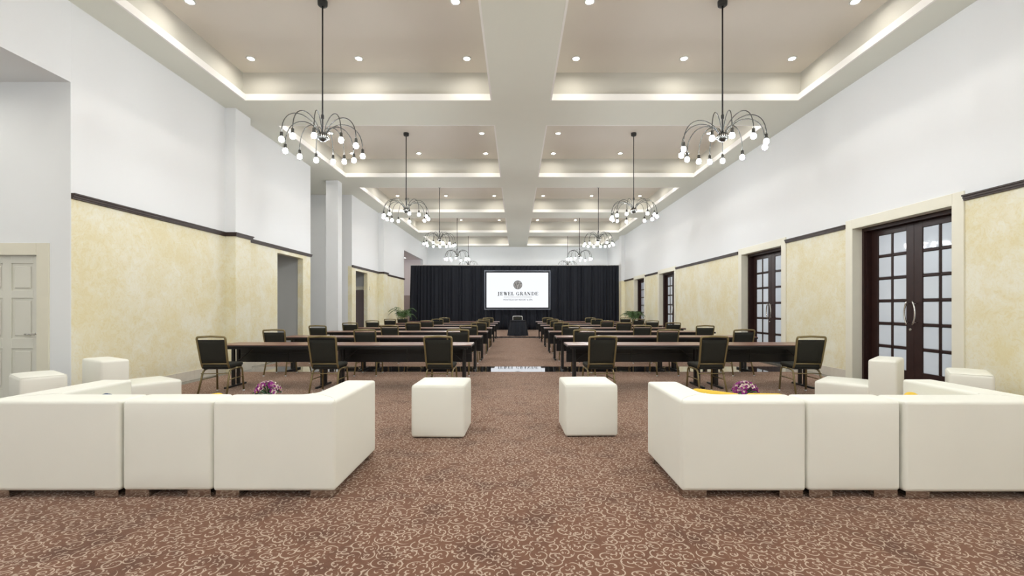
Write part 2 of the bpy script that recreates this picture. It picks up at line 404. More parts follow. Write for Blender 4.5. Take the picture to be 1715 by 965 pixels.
struct(MB().box(-8.4, XL-TH, 17.6, 19.6, 3.2, 3.3).build('ceiling_passage', 'grey'), 'ceiling of the passage behind the farther doorway', 'ceiling')
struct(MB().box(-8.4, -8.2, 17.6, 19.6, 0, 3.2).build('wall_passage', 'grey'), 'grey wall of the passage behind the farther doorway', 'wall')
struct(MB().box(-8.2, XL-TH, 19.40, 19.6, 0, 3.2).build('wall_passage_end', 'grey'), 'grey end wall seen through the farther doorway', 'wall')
struct(MB().box(-8.6, -8.45, 25.2, 30.7, 0, 4.6).build('wall_far_alcove', 'pink'), 'pinkish white wall of the opening beside the drape', 'wall')
struct(MB().box(-8.45, XL-TH, 30.5, 30.7, 0, 4.6).build('wall_far_alcove', 'pink'), 'pinkish white end wall of the opening beside the drape', 'wall')
struct(MB().box(-8.45, XL-TH, 25.2, 25.4, 0, 4.6).build('wall_far_alcove', 'pink'), 'near wall of the opening beside the drape', 'wall')
struct(MB().box(-8.45, XL-TH, 25.4, 30.5, 4.49, 4.6).build('ceiling_far_alcove', 'pink'), 'low ceiling of the opening beside the drape', 'ceiling')

# ------------------------------------------------------------------ ceiling with coffers
m = MB()
m.box(XL, CO_L[0], YB, YE, ZC, ZC+.12).box(CO_L[1], CO_R[0], YB, YE, ZC, ZC+.12).box(CO_R[1], XR, YB, YE, ZC, ZC+.12)
gaps = [(YB, ROWS[0][0])]+[(ROWS[k][1], ROWS[k+1][0]) for k in range(6)]+[(ROWS[6][1], YE)]
for (a, b) in gaps:
    m.box(CO_L[0], CO_L[1], a, b, ZC, ZC+.12).box(CO_R[0], CO_R[1], a, b, ZC, ZC+.12)
m.box(-9.7, XL, 13.86, 17.35, ZC, ZC+.12)
struct(m.build('ceiling', 'soffit'), 'pale beamed soffit framing two lines of coffers', 'ceiling')
S = 0.10
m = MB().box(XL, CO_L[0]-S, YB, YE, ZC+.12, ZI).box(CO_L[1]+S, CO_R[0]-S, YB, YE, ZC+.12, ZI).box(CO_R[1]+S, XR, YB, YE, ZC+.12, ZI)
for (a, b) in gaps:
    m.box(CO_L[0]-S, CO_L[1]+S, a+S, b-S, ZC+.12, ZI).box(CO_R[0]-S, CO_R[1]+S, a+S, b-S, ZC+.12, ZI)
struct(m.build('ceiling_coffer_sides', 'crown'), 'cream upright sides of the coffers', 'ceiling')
struct(MB().box(XL-0.5, XR+0.45, YB-.2, YE+.2, ZI, ZI+.12).build('ceiling_coffers', 'coffer'), 'beige flat tops of the coffers', 'ceiling')
# crown lip round each coffer
nlip = 0
for k, (a, b) in enumerate(ROWS):
    for (x0, x1), sd in ((CO_L, 'left'), (CO_R, 'right')):
        nlip += 1; e = 0.03
        mm = MB().box(x0-.004, x0+e, a, b, ZC-.004, ZC+.124).box(x1-e, x1+.004, a, b, ZC-.004, ZC+.124)
        mm.box(x0+e, x1-e, a-.004, a+e, ZC-.004, ZC+.124).box(x0+e, x1-e, b-e, b+.004, ZC-.004, ZC+.124)
        struct(mm.build('trim_%d' % nlip, 'lip'), 'brightened white lip round the %s coffer of row %s from behind the viewpoint' % (sd, ORD[k]), 'trim')

# ------------------------------------------------------------------ picture rails and baseboards
def rail_pieces(m, segs, xw, sg, prof):
    """segs: list of (ya, yb); prof: (z0,z1,out)"""
    for (a, b, off) in segs:
        x = xw+sg*off
        for (z0, z1, o) in prof:
            m.box(min(x-sg*.01, x+sg*o), max(x-sg*.01, x+sg*o), a-(0 if off == 0 else o), b+(0 if off == 0 else o), z0, z1)
            if off:
                for (ya, yb) in ((a-o, a+.01), (b-.01, b+o)): m.box(min(xw, x), max(xw, x), ya, yb, z0, z1)
RP = [(ZT-.022, ZT, .055), (ZT-.055, ZT-.022, .04), (ZT-.078, ZT-.055, .028)]
m = MB(); rail_pieces(m, [(6.41, PIL[0][0], 0), (PIL[0][0], PIL[0][1], .22), (PIL[0][1], 13.86+.03, 0)], XL, 1, RP)
struct(m.build('trim_15', 'rail'), 'dark wooden picture rail on the nearer yellow left wall', 'trim')
m = MB(); rail_pieces(m, [(17.35, PIL[1][0], 0), (PIL[1][0], PIL[1][1], .24), (PIL[1][1], 25.4+.03, 0)], XL, 1, RP)
struct(m.build('trim_16', 'rail'), 'dark wooden picture rail on the farther yellow left wall', 'trim')
rs = [YB]+[y for d in DOORS for y in d]+[27.1]
names = ['nearest the viewpoint beyond the big double doors', 'between the two nearest double doors', 'on the long panel between the door pairs', 'between the two farthest double doors', 'between the last double door and the drape']
for i in range(5):
    m = MB(); rail_pieces(m, [(rs[2*i]+(.0 if i == 0 else .0), rs[2*i+1], 0)], XR, -1, RP)
    struct(m.build('trim_%d' % (17+i), 'rail'), 'dark picture rail '+names[i], 'trim')
def baseboard(name, xw, sg, segs, label):
    e = struct(empty(name, (xw, segs[0][0], 0)), label, 'baseboard')
    y00 = segs[0][0]
    for (a, b, off) in segs:
        n = max(1, round((b-a)/0.45)); w = (b-a)/n
        x0, x1 = sorted((sg*(off-.004), sg*(off+.018)))
        me = MB().box(x0, x1, 0.0015, w-0.0015, 0, 0.175).mesh('tile', 'tilebase')
        for i in range(n): ob('tile', me, e, (0, a-y00+i*w, 0))
baseboard('baseboard_left', XL, 1, [(6.45, PIL[0][0], 0), (PIL[0][0]-.018, PIL[0][1]+.018, .22), (PIL[0][1]+.02, 11.94, 0), (13.37, 13.86, 0)], 'pale stone baseboard of the nearer yellow left wall')
baseboard('baseboard_left', XL, 1, [(17.35, 17.77, 0), (19.16, PIL[1][0], 0), (PIL[1][1], 25.4, 0)], 'pale stone baseboard of the farther yellow left wall')
baseboard('baseboard_right', XR, -1, [(2.0, DOORS[0][0], 0)]+[(DOORS[i][1], DOORS[i+1][0], 0) for i in range(3)]+[(DOORS[3][1], 27.1, 0)], 'pale stone baseboard of the right wall')

# ------------------------------------------------------------------ doors
def box_mesh(name, mat, *a): return MB().box(*a).mesh(name, mat)
def double_door(idx, y0, y1, label):
    """casing outer y0..y1 on the right wall; opening in -X direction"""
    e = struct(empty('door_%d' % idx, (XR, (y0+y1)/2, 0)), label, 'door')
    hw = (y1-y0)/2; ow = hw-CAS
    c = MB()
    c.bbox(-.022, .002, -hw, -ow+.001, 0.0, DTOP+.16, .003).bbox(-.022, .002, ow-.001, hw, 0.0, DTOP+.16, .003).bbox(-.022, .002, -ow, ow, DTOP-.001, DTOP+.16, .003)
    c.box(-.02, .19, -ow-.005, -ow+.012, 0, DTOP).box(-.02, .19, ow-.012, ow+.005, 0, DTOP).box(-.02, .19, -ow, ow, DTOP-.012, DTOP+.005)
    c.build('casing', 'cream', e)
    f = MB()
    f.box(.16, .33, -ow, -ow+.065, 0, DTOP-.012).box(.16, .33, ow-.065, ow, 0, DTOP-.012).box(.16, .33, -ow+.065, ow-.065, DTOP-.075, DTOP-.012)
    f.box(.19, .30, -ow+.065, -ow+.08, 0, DTOP-.075).box(.19, .30, ow-.08, ow-.065, 0, DTOP-.075)
    f.build('frame', 'wood', e)
    MB().box(.40, .44, -ow-.02, ow+.02, 0, DTOP).build('back_panel', 'grey', e)
    lw = ow-.082; x0, x1 = .285, .33
    for s in (-1, 1):
        lf = MB(); a, b = (0.002, lw) if s > 0 else (-lw, -0.002)
        st = 0.155; tz = 2.67; bz = .30; top = DTOP-.077
        lf.bbox(x0, x1, a, a+st, .01, top, .004).bbox(x0, x1, b-st, b, .01, top, .004).bbox(x0, x1, a+st, b-st, tz, top, .004).bbox(x0, x1, a+st, b-st, .01, bz, .004)
        mt = .05; gw = (b-a-2*st-mt)/2; gh = (tz-bz-5*mt)/6
        cx = a+st+gw
        lf.bbox(x0+.004, x1-.004, cx, cx+mt, bz, tz, .012)
        for r in range(5):
            z = bz+gh+(gh+mt)*r; lf.bbox(x0+.004, x1-.004, a+st, b-st, z, z+mt, .012)
        leaf = lf.build('leaf', 'wood', e)
        pm = MB().bbox(x0+.014, x0+.032, 0, gw, 0, gh, .008).mesh('pane', 'pane')
        for r in range(6):
            for q in range(2):
                ob('pane', pm, leaf, (0, a+st+q*(gw+mt), bz+r*(gh+mt)))
        hy = s*.075; bow = s*0.045
        hp = bez([(x0-.075, hy-bow*.4, 1.08), (x0-.075, hy+bow, 1.20), (x0-.075, hy+bow, 1.35), (x0-.075, hy-bow*.4, 1.47)], 10)
        hd = MB().tube(hp, .013, 8)
        for z in (1.12, 1.43): hd.tube([(x0-.075, hy+bow*.05, z), (x0, hy+bow*.05, z)], .006, 6)
        hd.build('handle', 'steel', leaf)
        if s > 0:
            lk = MB().tube([(x0-.02, .055, 1.0), (x0, .055, 1.0)], .022, 12); lk.tube([(x0-.03, .055, 1.0), (x0-.02, .055, 1.0)], .01, 8); lk.build('lock', 'steel', leaf)
double_door(2, *DOORS[0], 'large dark wooden double glazed door beside the white lounge chairs')
double_door(3, *DOORS[1], 'dark wooden double glazed door behind the second table row')
double_door(4, *DOORS[2], 'third dark wooden double glazed door along the yellow wall')
double_door(5, *DOORS[3], 'farthest dark wooden double glazed door near the black drape')
# white six panel door in the near alcove
e = struct(empty('door_1', (-7.05, 6.41, 0)), 'off-white six panel door with flat casing in the side opening', 'door')
c = MB().bbox(-.64, -.46, -.02, .01, 0, 2.09+.165, .003).bbox(.46, .63, -.02, .01, 0, 2.09+.165, .003).bbox(-.46, .46, -.02, .01, 2.09, 2.09+.165, .003)
c.build('casing', 'cream', e)
lf = MB().box(-.463, .463, .05, .09, 0.005, 2.09).build('leaf', 'doorwhite', e)
lm = MB()
for (x0, x1) in ((-.46, -.36), (-.06, .06), (.36, .46)): lm.bbox(x0, x1, .035, .05, .005, 2.09, .002)
for (z0, z1) in ((.005, .24), (.80, .94), (1.50, 1.60), (1.98, 2.09)):
    for (x0, x1) in ((-.36, -.06), (.06, .36)): lm.bbox(x0, x1, .035, .05, z0, z1, .002)
lm.build('rails', 'doorwhite', lf)
for (z0, z1) in ((.24, .80), (.94, 1.50), (1.60, 1.98)):
    for (x0, x1) in ((-.36, -.06), (.06, .36)):
        MB().bbox(x0+.035, x1-.035, .036, .052, z0+.035, z1-.035, .010).build('panel', 'doorwhite', lf)
MB().tube([(.41, .035, 1.0), (.41, -.02, 1.0)], .012, 8).tube([(.42, -.02, 1.0), (.30, -.02, 1.0)], .010, 8).tube([(.41, .035, 1.0), (.41, .028, 1.0)], .026, 12).build('handle', 'steel', lf)
# a plain door, and a tan panel standing in for a dark opening
e = struct(empty('door_6', (-7.0, 19.40, 0)), 'dark brown door glimpsed through the farther left doorway', 'door')
MB().box(-.75, .82, -.03, 0, 0, 2.09).build('leaf', 'browndoor', e); MB().bbox(-.80, .9, -.04, 0, 2.09, 2.24, .004).build('casing', 'cream', e)
e = struct(empty('door_7', (-7.1, 30.5, 0)), 'tan panel standing in for a dark doorway beside the drape', 'door')
MB().box(-.8, .7, -.03, 0, 0, 2.15).build('leaf', 'tan', e); MB().bbox(-.85, .72, -.04, 0, 2.15, 2.22, .004).build('casing', 'pink', e)

# ------------------------------------------------------------------ ceiling downlights
ring = MB().lathe([(.052, -.002), (.085, -.002), (.088, -.010), (.075, -.018), (.056, -.014), (.052, -.002)], 20).mesh('trim_ring', 'ceramic')
lens = MB().add([(.052*math.cos(-2*PI*i/12), .052*math.sin(-2*PI*i/12), -.006) for i in range(12)], [tuple(range(12))]).mesh('lens', 'down')
def downlight(x, y, z, label, group='recessed ceiling downlights'):
    e = tag(empty('downlight', (x, y, z)), label, 'downlight', group)
    ob('trim_ring', ring, e); ob('lens', lens, e)
CHX = (-3.05, 3.24)
for k, (a, b) in enumerate(ROWS):
    yc = (a+b)/2
    for s, cx in enumerate(CHX):
        for i, dx in enumerate((-2.09, 0, 2.09)):
            for j, dy in enumerate((-1.68, 0, 1.68)):
                if dx == 0 and dy == 0: continue
                inner = (dx > 0) if s == 0 else (dx < 0)
                col = 'middle' if dx == 0 else ('beam side' if inner else 'wall side')
                row = ['near', 'mid', 'far'][j]
                co = 'unseen rear' if k == 0 else 'unseen overhead' if k == 1 else ORD[k-2]  # rear and overhead lamps are unseen, added to light the sofa fronts
                downlight(cx+dx, yc+dy, ZI, 'recessed downlight, %s %s of the %s %s coffer from the lounge' % (row, col, co, ('left', 'right')[s]))
downlight(-7.9, 4.3, AZ, 'recessed downlight inside the opening with the panelled door')
downlight(-8.6, 5.5, AZ, 'added unseen downlight above the hinge side of the panelled door')  # added fixture, like the next ones here, to brighten the alcove
downlight(-8.2, 2.6, AZ, 'added unseen downlight deep inside the near side opening')
downlight(-6.8, 4.0, AZ, 'added unseen downlight nearest the lounge inside the near side opening')
downlight(-7.2, 5.4, AZ, 'added unseen downlight close to the panelled door')
downlight(-6.9, 14.9, ZC, 'added unseen downlight before the slim white column')  # extra fixture put in to lighten the recess walls
downlight(-7.3, 2.2, AZ, 'added downlight out of view inside the near side opening')  # also added to brighten the alcove
downlight(-7.3, 28.2, 4.49, 'recessed downlight nearer the drape inside the far opening')
downlight(-7.0, 29.3, 4.49, 'recessed downlight deeper inside the far opening')
downlight(-8.0, 15.6, ZC, 'recessed downlight above the full height recess')
downlight(-7.2, 11.6, 3.2, 'recessed downlight in the passage behind the nearer doorway')

# ------------------------------------------------------------------ chandeliers
def chandelier():
    e = empty('chandelier')
    MB().lathe([(.02, -.085), (.055, -.085), (.072, -.07), (.075, -.02), (.075, 0)], 20).build('canopy', 'black', e)
    MB().tube([(0, 0, -.08), (0, 0, -2.12)], .0125, 8).build('rod', 'black', e)
    MB().lathe([(.013, -1.86), (.022, -1.85), (.022, -1.80), (.013, -1.78)], 12).build('coupling', 'black', e)
    hub = MB().lathe([(.004, -2.215), (.045, -2.205), (.078, -2.175), (.088, -2.14), (.080, -2.105), (.05, -2.08), (.02, -2.07)], 20).build('hub', 'dchrome', e)
    st = MB()
    for i in range(18):
        t = 2*PI*i/18; p = Vector((.086*math.cos(t), .086*math.sin(t), -2.155))
        st.tube([p*0.98+Vector((0, 0, -.03*0)), p+Vector((.006*math.cos(t), .006*math.sin(t), 0))], .008, 6)
    st.build('stud', 'steel', hub)
    am = MB().tube([(x, 0, z) for x, z in bez([(.045, -2.10), (.19, -1.79), (.615, -1.79), (.615, -2.235)], 16)], .0075, 6).mesh('arm', 'dchrome')
    sm = MB().lathe([(.012, -2.225), (.022, -2.23), (.024, -2.285), (.028, -2.297), (.018, -2.303)], 10, (.615, 0)).mesh('socket', 'dchrome')
    bm = MB().lathe([(.016, -2.297), (.033, -2.314), (.040, -2.341), (.033, -2.368), (.008, -2.381)], 8, (.615, 0)).mesh('bulb', 'bulb')
    for d in (-133, -108, -78, -43, -17, 31, 60, 79, 97, 122, 147, 175):
        a = ob('arm', am, e, rot=(0, 0, math.radians(d)))
        ob('socket', sm, a); ob('bulb', bm, a)
    return e
ch = chandelier(); first = True
for k, (a, b) in enumerate(ROWS):
    for s, cx in enumerate(CHX):
        c = ch if first else copy_tree(ch)
        first = False
        c.location = (cx, (a+b)/2, ZI)
        c.rotation_euler = (0, 0, math.radians([0, 40, 6, 64, -25, 96, 140][k] if (k != 2 or s) else 0))
        where = 'added unseen behind the viewpoint' if k == 0 else 'unseen above the viewpoint' if k == 1 else '%s from the lounge' % ORD[k-2]  # rows out of view are put in to throw light on the sofas
        tag(c, 'twelve-arm spider chandelier with bare bulbs, %s coffers, %s' % (('left', 'right')[s], where), 'chandelier', 'spider chandeliers')

# ------------------------------------------------------------------ drape and screen
dr = tag(empty('stage_drape', (0, 28.3, 0)), 'tall black pleated drape hung across the end of the room', 'curtain')
XD0, XD1, ZD = -6.44, 6.22, 3.93
npan = 11; wpan = (XD1-XD0)/npan
rnd = random.Random(3)
for p in range(npan):
    x0 = XD0+p*wpan; n = 64; nz = 10; vs = []; fs = []
    ph = [rnd.uniform(0, 6.28) for _ in range(3)]
    fold = rnd.uniform(-.15, .15)
    for j in range(nz+1):
        z = .01+(ZD-.03)*j/nz; up = j/nz
        for i in range(n+1):
            t = i/n; x = x0-(.035 if p else 0)+t*(wpan+(.07 if 0 < p < npan-1 else .035))
            w = math.sin(2*PI*6*t+ph[0]+1.2*math.sin(2*PI*t+ph[1])+fold*6*(1-up))
            amp = .085*(1-.45*up)*(.6+.4*math.sin(2*PI*2*t+ph[2]))
            flare = -.05 if (p == 0) else 0
            xx = x+fold*(1-up)*.5*math.sin(PI*t)*.6
            if p == 0: xx -= .09*(1-up)*(1-t)
            if p == npan-1: xx += .02*(1-up)*t
            vs.append((xx, amp*w, z))
    for j in range(nz):
        for i in range(n):
            q = j*(n+1)+i; fs.append((q, q+1, q+n+2, q+n+1))
    o = MB().add(vs, fs, True).build('drape_panel', 'drape', dr)
    sol = o.modifiers.new('thick', 'SOLIDIFY'); sol.thickness = .008
MB().tube([(XD0, 0, ZD), (XD1, 0, ZD)], .022, 8).build('rail', 'paleframe', dr)
for i in range(6):
    x = XD0+(XD1-XD0)*i/5
    MB().tube([(x, .13, .01), (x, .13, ZD-.02)], .02, 8).box(x-.2, x+.2, .10, .5, 0, .012).build('upright', 'steel', dr)

SX0, SX1, SZ0, SZ1 = -1.795, 1.90, H-.007, H+2.08
SY = 27.9
sc = tag(empty('projection_screen', ((SX0+SX1)/2, SY, 0)), 'lit projection screen showing a hotel logo before the black drape', 'screen')
hw = (SX1-SX0)/2; bz0, bz1 = SZ0, SZ1
MB().box(-hw, hw, -.006, .004, bz0, bz1).build('image_surface', 'screen', sc)
b1 = .085
MB().box(-hw-b1, hw+b1, -.008, .004, bz1, bz1+b1).box(-hw-b1, hw+b1, -.008, .004, bz0-b1, bz0).box(-hw-b1, -hw, -.008, .004, bz0, bz1).box(hw, hw+b1, -.008, .004, bz0, bz1).build('black_border', 'scrblack', sc)
b2 = b1+.05
MB().bbox(-hw-b2, hw+b2, -.025, .03, bz1+b1, bz1+b2, .004).bbox(-hw-b2, hw+b2, -.025, .03, bz0-b2, bz0-b1, .004).bbox(-hw-b2, -hw-b1, -.025, .03, bz0-b1, bz1+b1, .004).bbox(hw+b1, hw+b2, -.025, .03, bz0-b1, bz1+b1, .004).build('frame', 'scrframe', sc)
for s in (-1, 1):
    x = s*(hw+.05)
    MB().box(x-.02, x+.02, .03, .06, .02, bz0+.5).box(x-.02, x+.02, -.45, .2, 0, .03).tube([(x, -.4, .03), (x, .04, .75)], .012, 6).build('leg', 'scrblack', sc)
PXM = 27.9/780.0
def sxz(cx, cy):                                      # point of the projected slide, metres in the screen plane
    u = 825+cx*85/1640.0; v = 462+cy*50/965.0
    return ((u-U0)*PXM-(SX0+SX1)/2, H+(V0-v)*PXM)
def strokes(glyph, mat, name, polys, y=-.010):
    mbx = MB()
    for pl in polys:
        n = len(pl); vs = [(x, y, z) for x, z in pl]+[(x, y+.002, z) for x, z in pl]
        mbx.add(vs, [tuple(range(n)), tuple(reversed(range(n, 2*n)))]+[(i, (i+1) % n, n+(i+1) % n, n+i) for i in range(n)])
    return mbx.build(name, mat, sc)
def seg(x0, y0, x1, y1, w0, w1=None):
    w1 = w0 if w1 is None else w1
    d = Vector((x1-x0, y1-y0)); p = Vector((-d.y, d.x)).normalized()
    return [(x0+p.x*w0/2, y0+p.y*w0/2), (x1+p.x*w1/2, y1+p.y*w1/2), (x1-p.x*w1/2, y1-p.y*w1/2), (x0-p.x*w0/2, y0-p.y*w0/2)]
def rect(x0, y0, x1, y1): return [(x0, y0), (x1, y0), (x1, y1), (x0, y1)]
def arc(cx, cy, rx, ry, a0, a1, w0, w1, n=12):
    out = []
    for i in range(n):
        ta, tb = [math.radians(a0+(a1-a0)*q/n) for q in (i, i+1)]
        def W(t): return w0+(w1-w0)*abs(math.cos(t))
        out.append([(cx+(rx-W(ta)/2)*math.cos(ta), cy+(ry-w0/2)*math.sin(ta)), (cx+(rx+W(ta)/2)*math.cos(ta), cy+(ry+w0/2)*math.sin(ta)),
                    (cx+(rx+W(tb)/2)*math.cos(tb), cy+(ry+w0/2)*math.sin(tb)), (cx+(rx-W(tb)/2)*math.cos(tb), cy+(ry-w0/2)*math.sin(tb))])
    return out
# serif capitals, unit cap height, w = glyph width; y up
TK, TN = .22, .075
def g_E(w): return [rect(.06, 0, .06+TK, 1), rect(0, 0, w, TN), rect(0, 1-TN, w, 1), rect(.1, .47, w*.78, .47+TN), rect(w-TN, 0, w, .27), rect(w-TN, .75, w, 1), rect(w*.78-TN, .38, w*.78, .64)]
def g_L(w): return [rect(.08, 0, .08+TK, 1), rect(0, 0, w, TN), rect(0, 1-TN, .38, 1), rect(w-TN, 0, w, .32)]
def g_J(w): return [rect(w-.12-TK, -.02, w-.12, 1), rect(w-.42, 1-TN, w, 1)]+arc(w-.12-TK*.9, -.02, .16, .14, 180, 360, .07, .10)[4:]+[rect(.0, -.16, .16, -.04)]
def g_W(w): return [seg(.12, 1, w*.34, 0, TK), seg(w*.30, 0, w*.52, .95, TN), seg(w*.46, 1, w*.70, 0, TK), seg(w*.66, 0, w*.93, 1, TN), rect(0, 1-TN, .34, 1), rect(w*.36, 1-TN, w*.62, 1), rect(w*.82, 1-TN, w, 1)]
def g_G(w): return arc(w*.52, .5, w*.40, .465, 40, 330, TN, TK, 20)+[rect(w*.72, .0, w*.72+TK, .42), rect(w*.56, .40, w, .40+TN), rect(w-.2, .68, w-.12, .98)]
def g_R(w): return [rect(.07, 0, .07+TK, 1), rect(0, 0, .37, TN), rect(0, 1-TN, w*.5, 1), rect(.2, .46, w*.5, .46+TN)]+arc(w*.46, .73, .20, .235, -90, 90, TN, TK)+[seg(w*.46, .5, w*.90, 0, TK), rect(w*.78, 0, w, TN)]
def g_A(w): return [seg(w*.13, 0, w*.46, 1, TN), seg(w*.46, 1, w*.82, 0, TK*1.05), rect(w*.25, .30, w*.7, .30+TN), rect(0, 0, w*.28, TN), rect(w*.62, 0, w, TN)]
def g_N(w): return [rect(w*.13, 0, w*.13+TN, 1), rect(w*.80, 0, w*.80+TN, 1), seg(w*.12, .97, w*.82, .03, TK), rect(0, 0, w*.33, TN), rect(0, 1-TN, w*.2, 1), rect(w*.67, 1-TN, w, 1)]
def g_D(w): return [rect(.07, 0, .07+TK, 1), rect(0, 0, w*.5, TN), rect(0, 1-TN, w*.5, 1)]+arc(w*.48, .5, w*.41, .465, -90, 90, TN, TK, 14)
G = dict(E=g_E, L=g_L, J=g_J, W=g_W, G=g_G, R=g_R, A=g_A, N=g_N, D=g_D)
for ch_, xa, xb in (('J', 165, 222), ('E', 250, 332), ('W', 362, 482), ('E', 500, 582), ('L', 605, 690), ('G', 760, 862), ('R', 888, 988), ('A', 1000, 1105), ('N', 1122, 1228), ('D', 1255, 1362), ('E', 1385, 1470)):
    polys = []
    for pl in G[ch_]((xb-xa)/112.0):
        polys.append([sxz(xa+x*112, 633-y*112) for x, y in pl])
    strokes(ch_, 'ink', 'letter', polys)
strokes('', 'inkpale', 'rule', [[sxz(365, 697), sxz(1275, 697), sxz(1275, 684), sxz(365, 684)]])
cu = bpy.data.curves.new('strapline', 'FONT'); cu.body = 'MONTEGO BAY RESORT & SPA'; cu.size = 1.0
tob = bpy.data.objects.new('strapline', cu); COL.objects.link(tob)
dg = bpy.context.evaluated_depsgraph_get(); tm = bpy.data.meshes.new_from_object(tob.evaluated_get(dg)); bpy.data.objects.remove(tob)
xs = [v.co.x for v in tm.vertices]; zs = [v.co.y for v in tm.vertices]
(xa, za), (xb, zb) = sxz(350, 802), sxz(1290, 750)
for v in tm.vertices:
    v.co = Vector((xa+(v.co.x-min(xs))/(max(xs)-min(xs))*(xb-xa), -.010, za+(v.co.y-min(zs))/(max(zs)-min(zs))*(zb-za)))
tm.materials.clear(); tm.materials.append(MAT['ink2']); ob('strapline', tm, sc)
# round emblem
cx, cy, R_ = 815, 295, 142
disc = [sxz(cx+R_*math.cos(2*PI*i/40), cy-R_*math.sin(2*PI*i/40)) for i in range(40)]
strokes('', 'inkpale', 'emblem', [disc], -.009)
em = [[sxz(cx+(R_+q[0])*math.cos(2*PI*i/40), cy-(R_+q[0])*math.sin(2*PI*i/40)) for i, q in ((k, (0,)), (k+1, (0,)), (k+1, (-16,)), (k, (-16,)))] for k in range(40)]
def curve(P, w):
    pts = bez(P, 10); return [[sxz(*p) for p in seg(pts[i][0], pts[i][1], pts[i+1][0], pts[i+1][1], w)] for i in range(10)]
em += curve([(705, 225), (740, 260), (770, 310), (768, 410)], 18)+curve([(930, 240), (880, 270), (845, 310), (838, 420)], 18)
em += curve([(820, 155), (825, 200), (822, 230), (780, 300)], 18)+curve([(780, 300), (800, 270), (850, 240), (930, 240)], 14)
for i in range(7):
    x = 720+i*16; em += curve([(x, 190-abs(3-i)*2), (x+10, 220), (x+22, 250), (x+34, 280)], 4)
for i in range(6):
    x = 858+i*12; em += curve([(x, 300), (x-2, 330), (x-4, 360), (x-8, 395-i*4)], 4)
for i in range(5):
    x = 700+i*12; em += curve([(x, 280), (x+6, 310), (x+14, 340), (x+20, 370+i*6)], 4)
strokes('', 'inkmid', 'emblem_lines', em, -.0115)

# ------------------------------------------------------------------ seminar tables
TZ, TD = .74, .66
def seminar_table(L):
    e = empty('seminar_table')
    MB().bbox(-L/2+.004, L/2-.004, -TD/2+.004, TD/2-.004, TZ-.012, TZ, .003).build('tabletop', 'laminate', e)
    MB().bbox(-L/2, L/2, -TD/2, TD/2, TZ-.042, TZ-.010, .006).build('edge_band', 'edge', e)
    MB().box(-L/2+.06, L/2-.06, -TD/2+.05, -TD/2+.075, TZ-.075, TZ-.042).box(-L/2+.06, L/2-.06, TD/2-.075, TD/2-.05, TZ-.075, TZ-.042).build('apron_rail', 'black', e)
    mp = MB().bbox(-L/2+.045, L/2-.045, TD/2-.045, TD/2-.028, .385, TZ-.042, .003).build('modesty_panel', 'panel', e)
    MB().box(-L/2+.045, L/2-.045, TD/2-.052, TD/2-.045, .52, .535).box(-.012, .012, TD/2-.055, TD/2-.045, .385, TZ-.05).build('panel_rib', 'black', mp)
    for s in (-1, 1):
        x = s*(L/2-.15)
        lg = MB().bbox(x-.024, x+.024, -.10, -.045, .03, TZ-.042, .006).bbox(x-.024, x+.024, .045, .10, .03, TZ-.042, .006).box(x-.018, x+.018, -.045, .045, .36, .42).build('leg', 'black', e)
        MB().bbox(x-.022, x+.022, -TD/2+.02, TD/2-.04, 0, .032, .006).build('foot', 'black', lg)
        MB().bbox(x-.022, x+.022, -TD/2+.07, TD/2-.07, TZ-.075, TZ-.042, .004).build('top_rail', 'black', lg)
        MB().tube([(x-s*.02, 0, .42), (x-s*.34, 0, TZ-.05)], .010, 6).build('brace', 'black', lg)
    return e
proto = {2.44: seminar_table(2.44), 1.83: seminar_table(1.83)}
usedp = set()
XA_L, XA_R = -.76, .855
YF = [8.45+2.1*k for k in range(7)]                     # far edges of table rows
for k in range(7):
    for s in (-1, 1):
        xa = XA_R if s > 0 else XA_L
        for q, L in enumerate((2.44, 1.83)):
            c = proto[L] if L not in usedp else copy_tree(proto[L]); usedp.add(L)
            x = xa+s*(L/2+(0 if q == 0 else 2.445))
            c.location = (x, YF[k]-TD/2+random.uniform(-.012, .012), 0)
            tag(c, 'black %s folding table with brown top, %s row from the sofas, %s block' % (('long aisle-side', 'shorter wall-side')[q], ORD[k], ('left' if s < 0 else 'right')), 'table', 'seminar tables in rows')

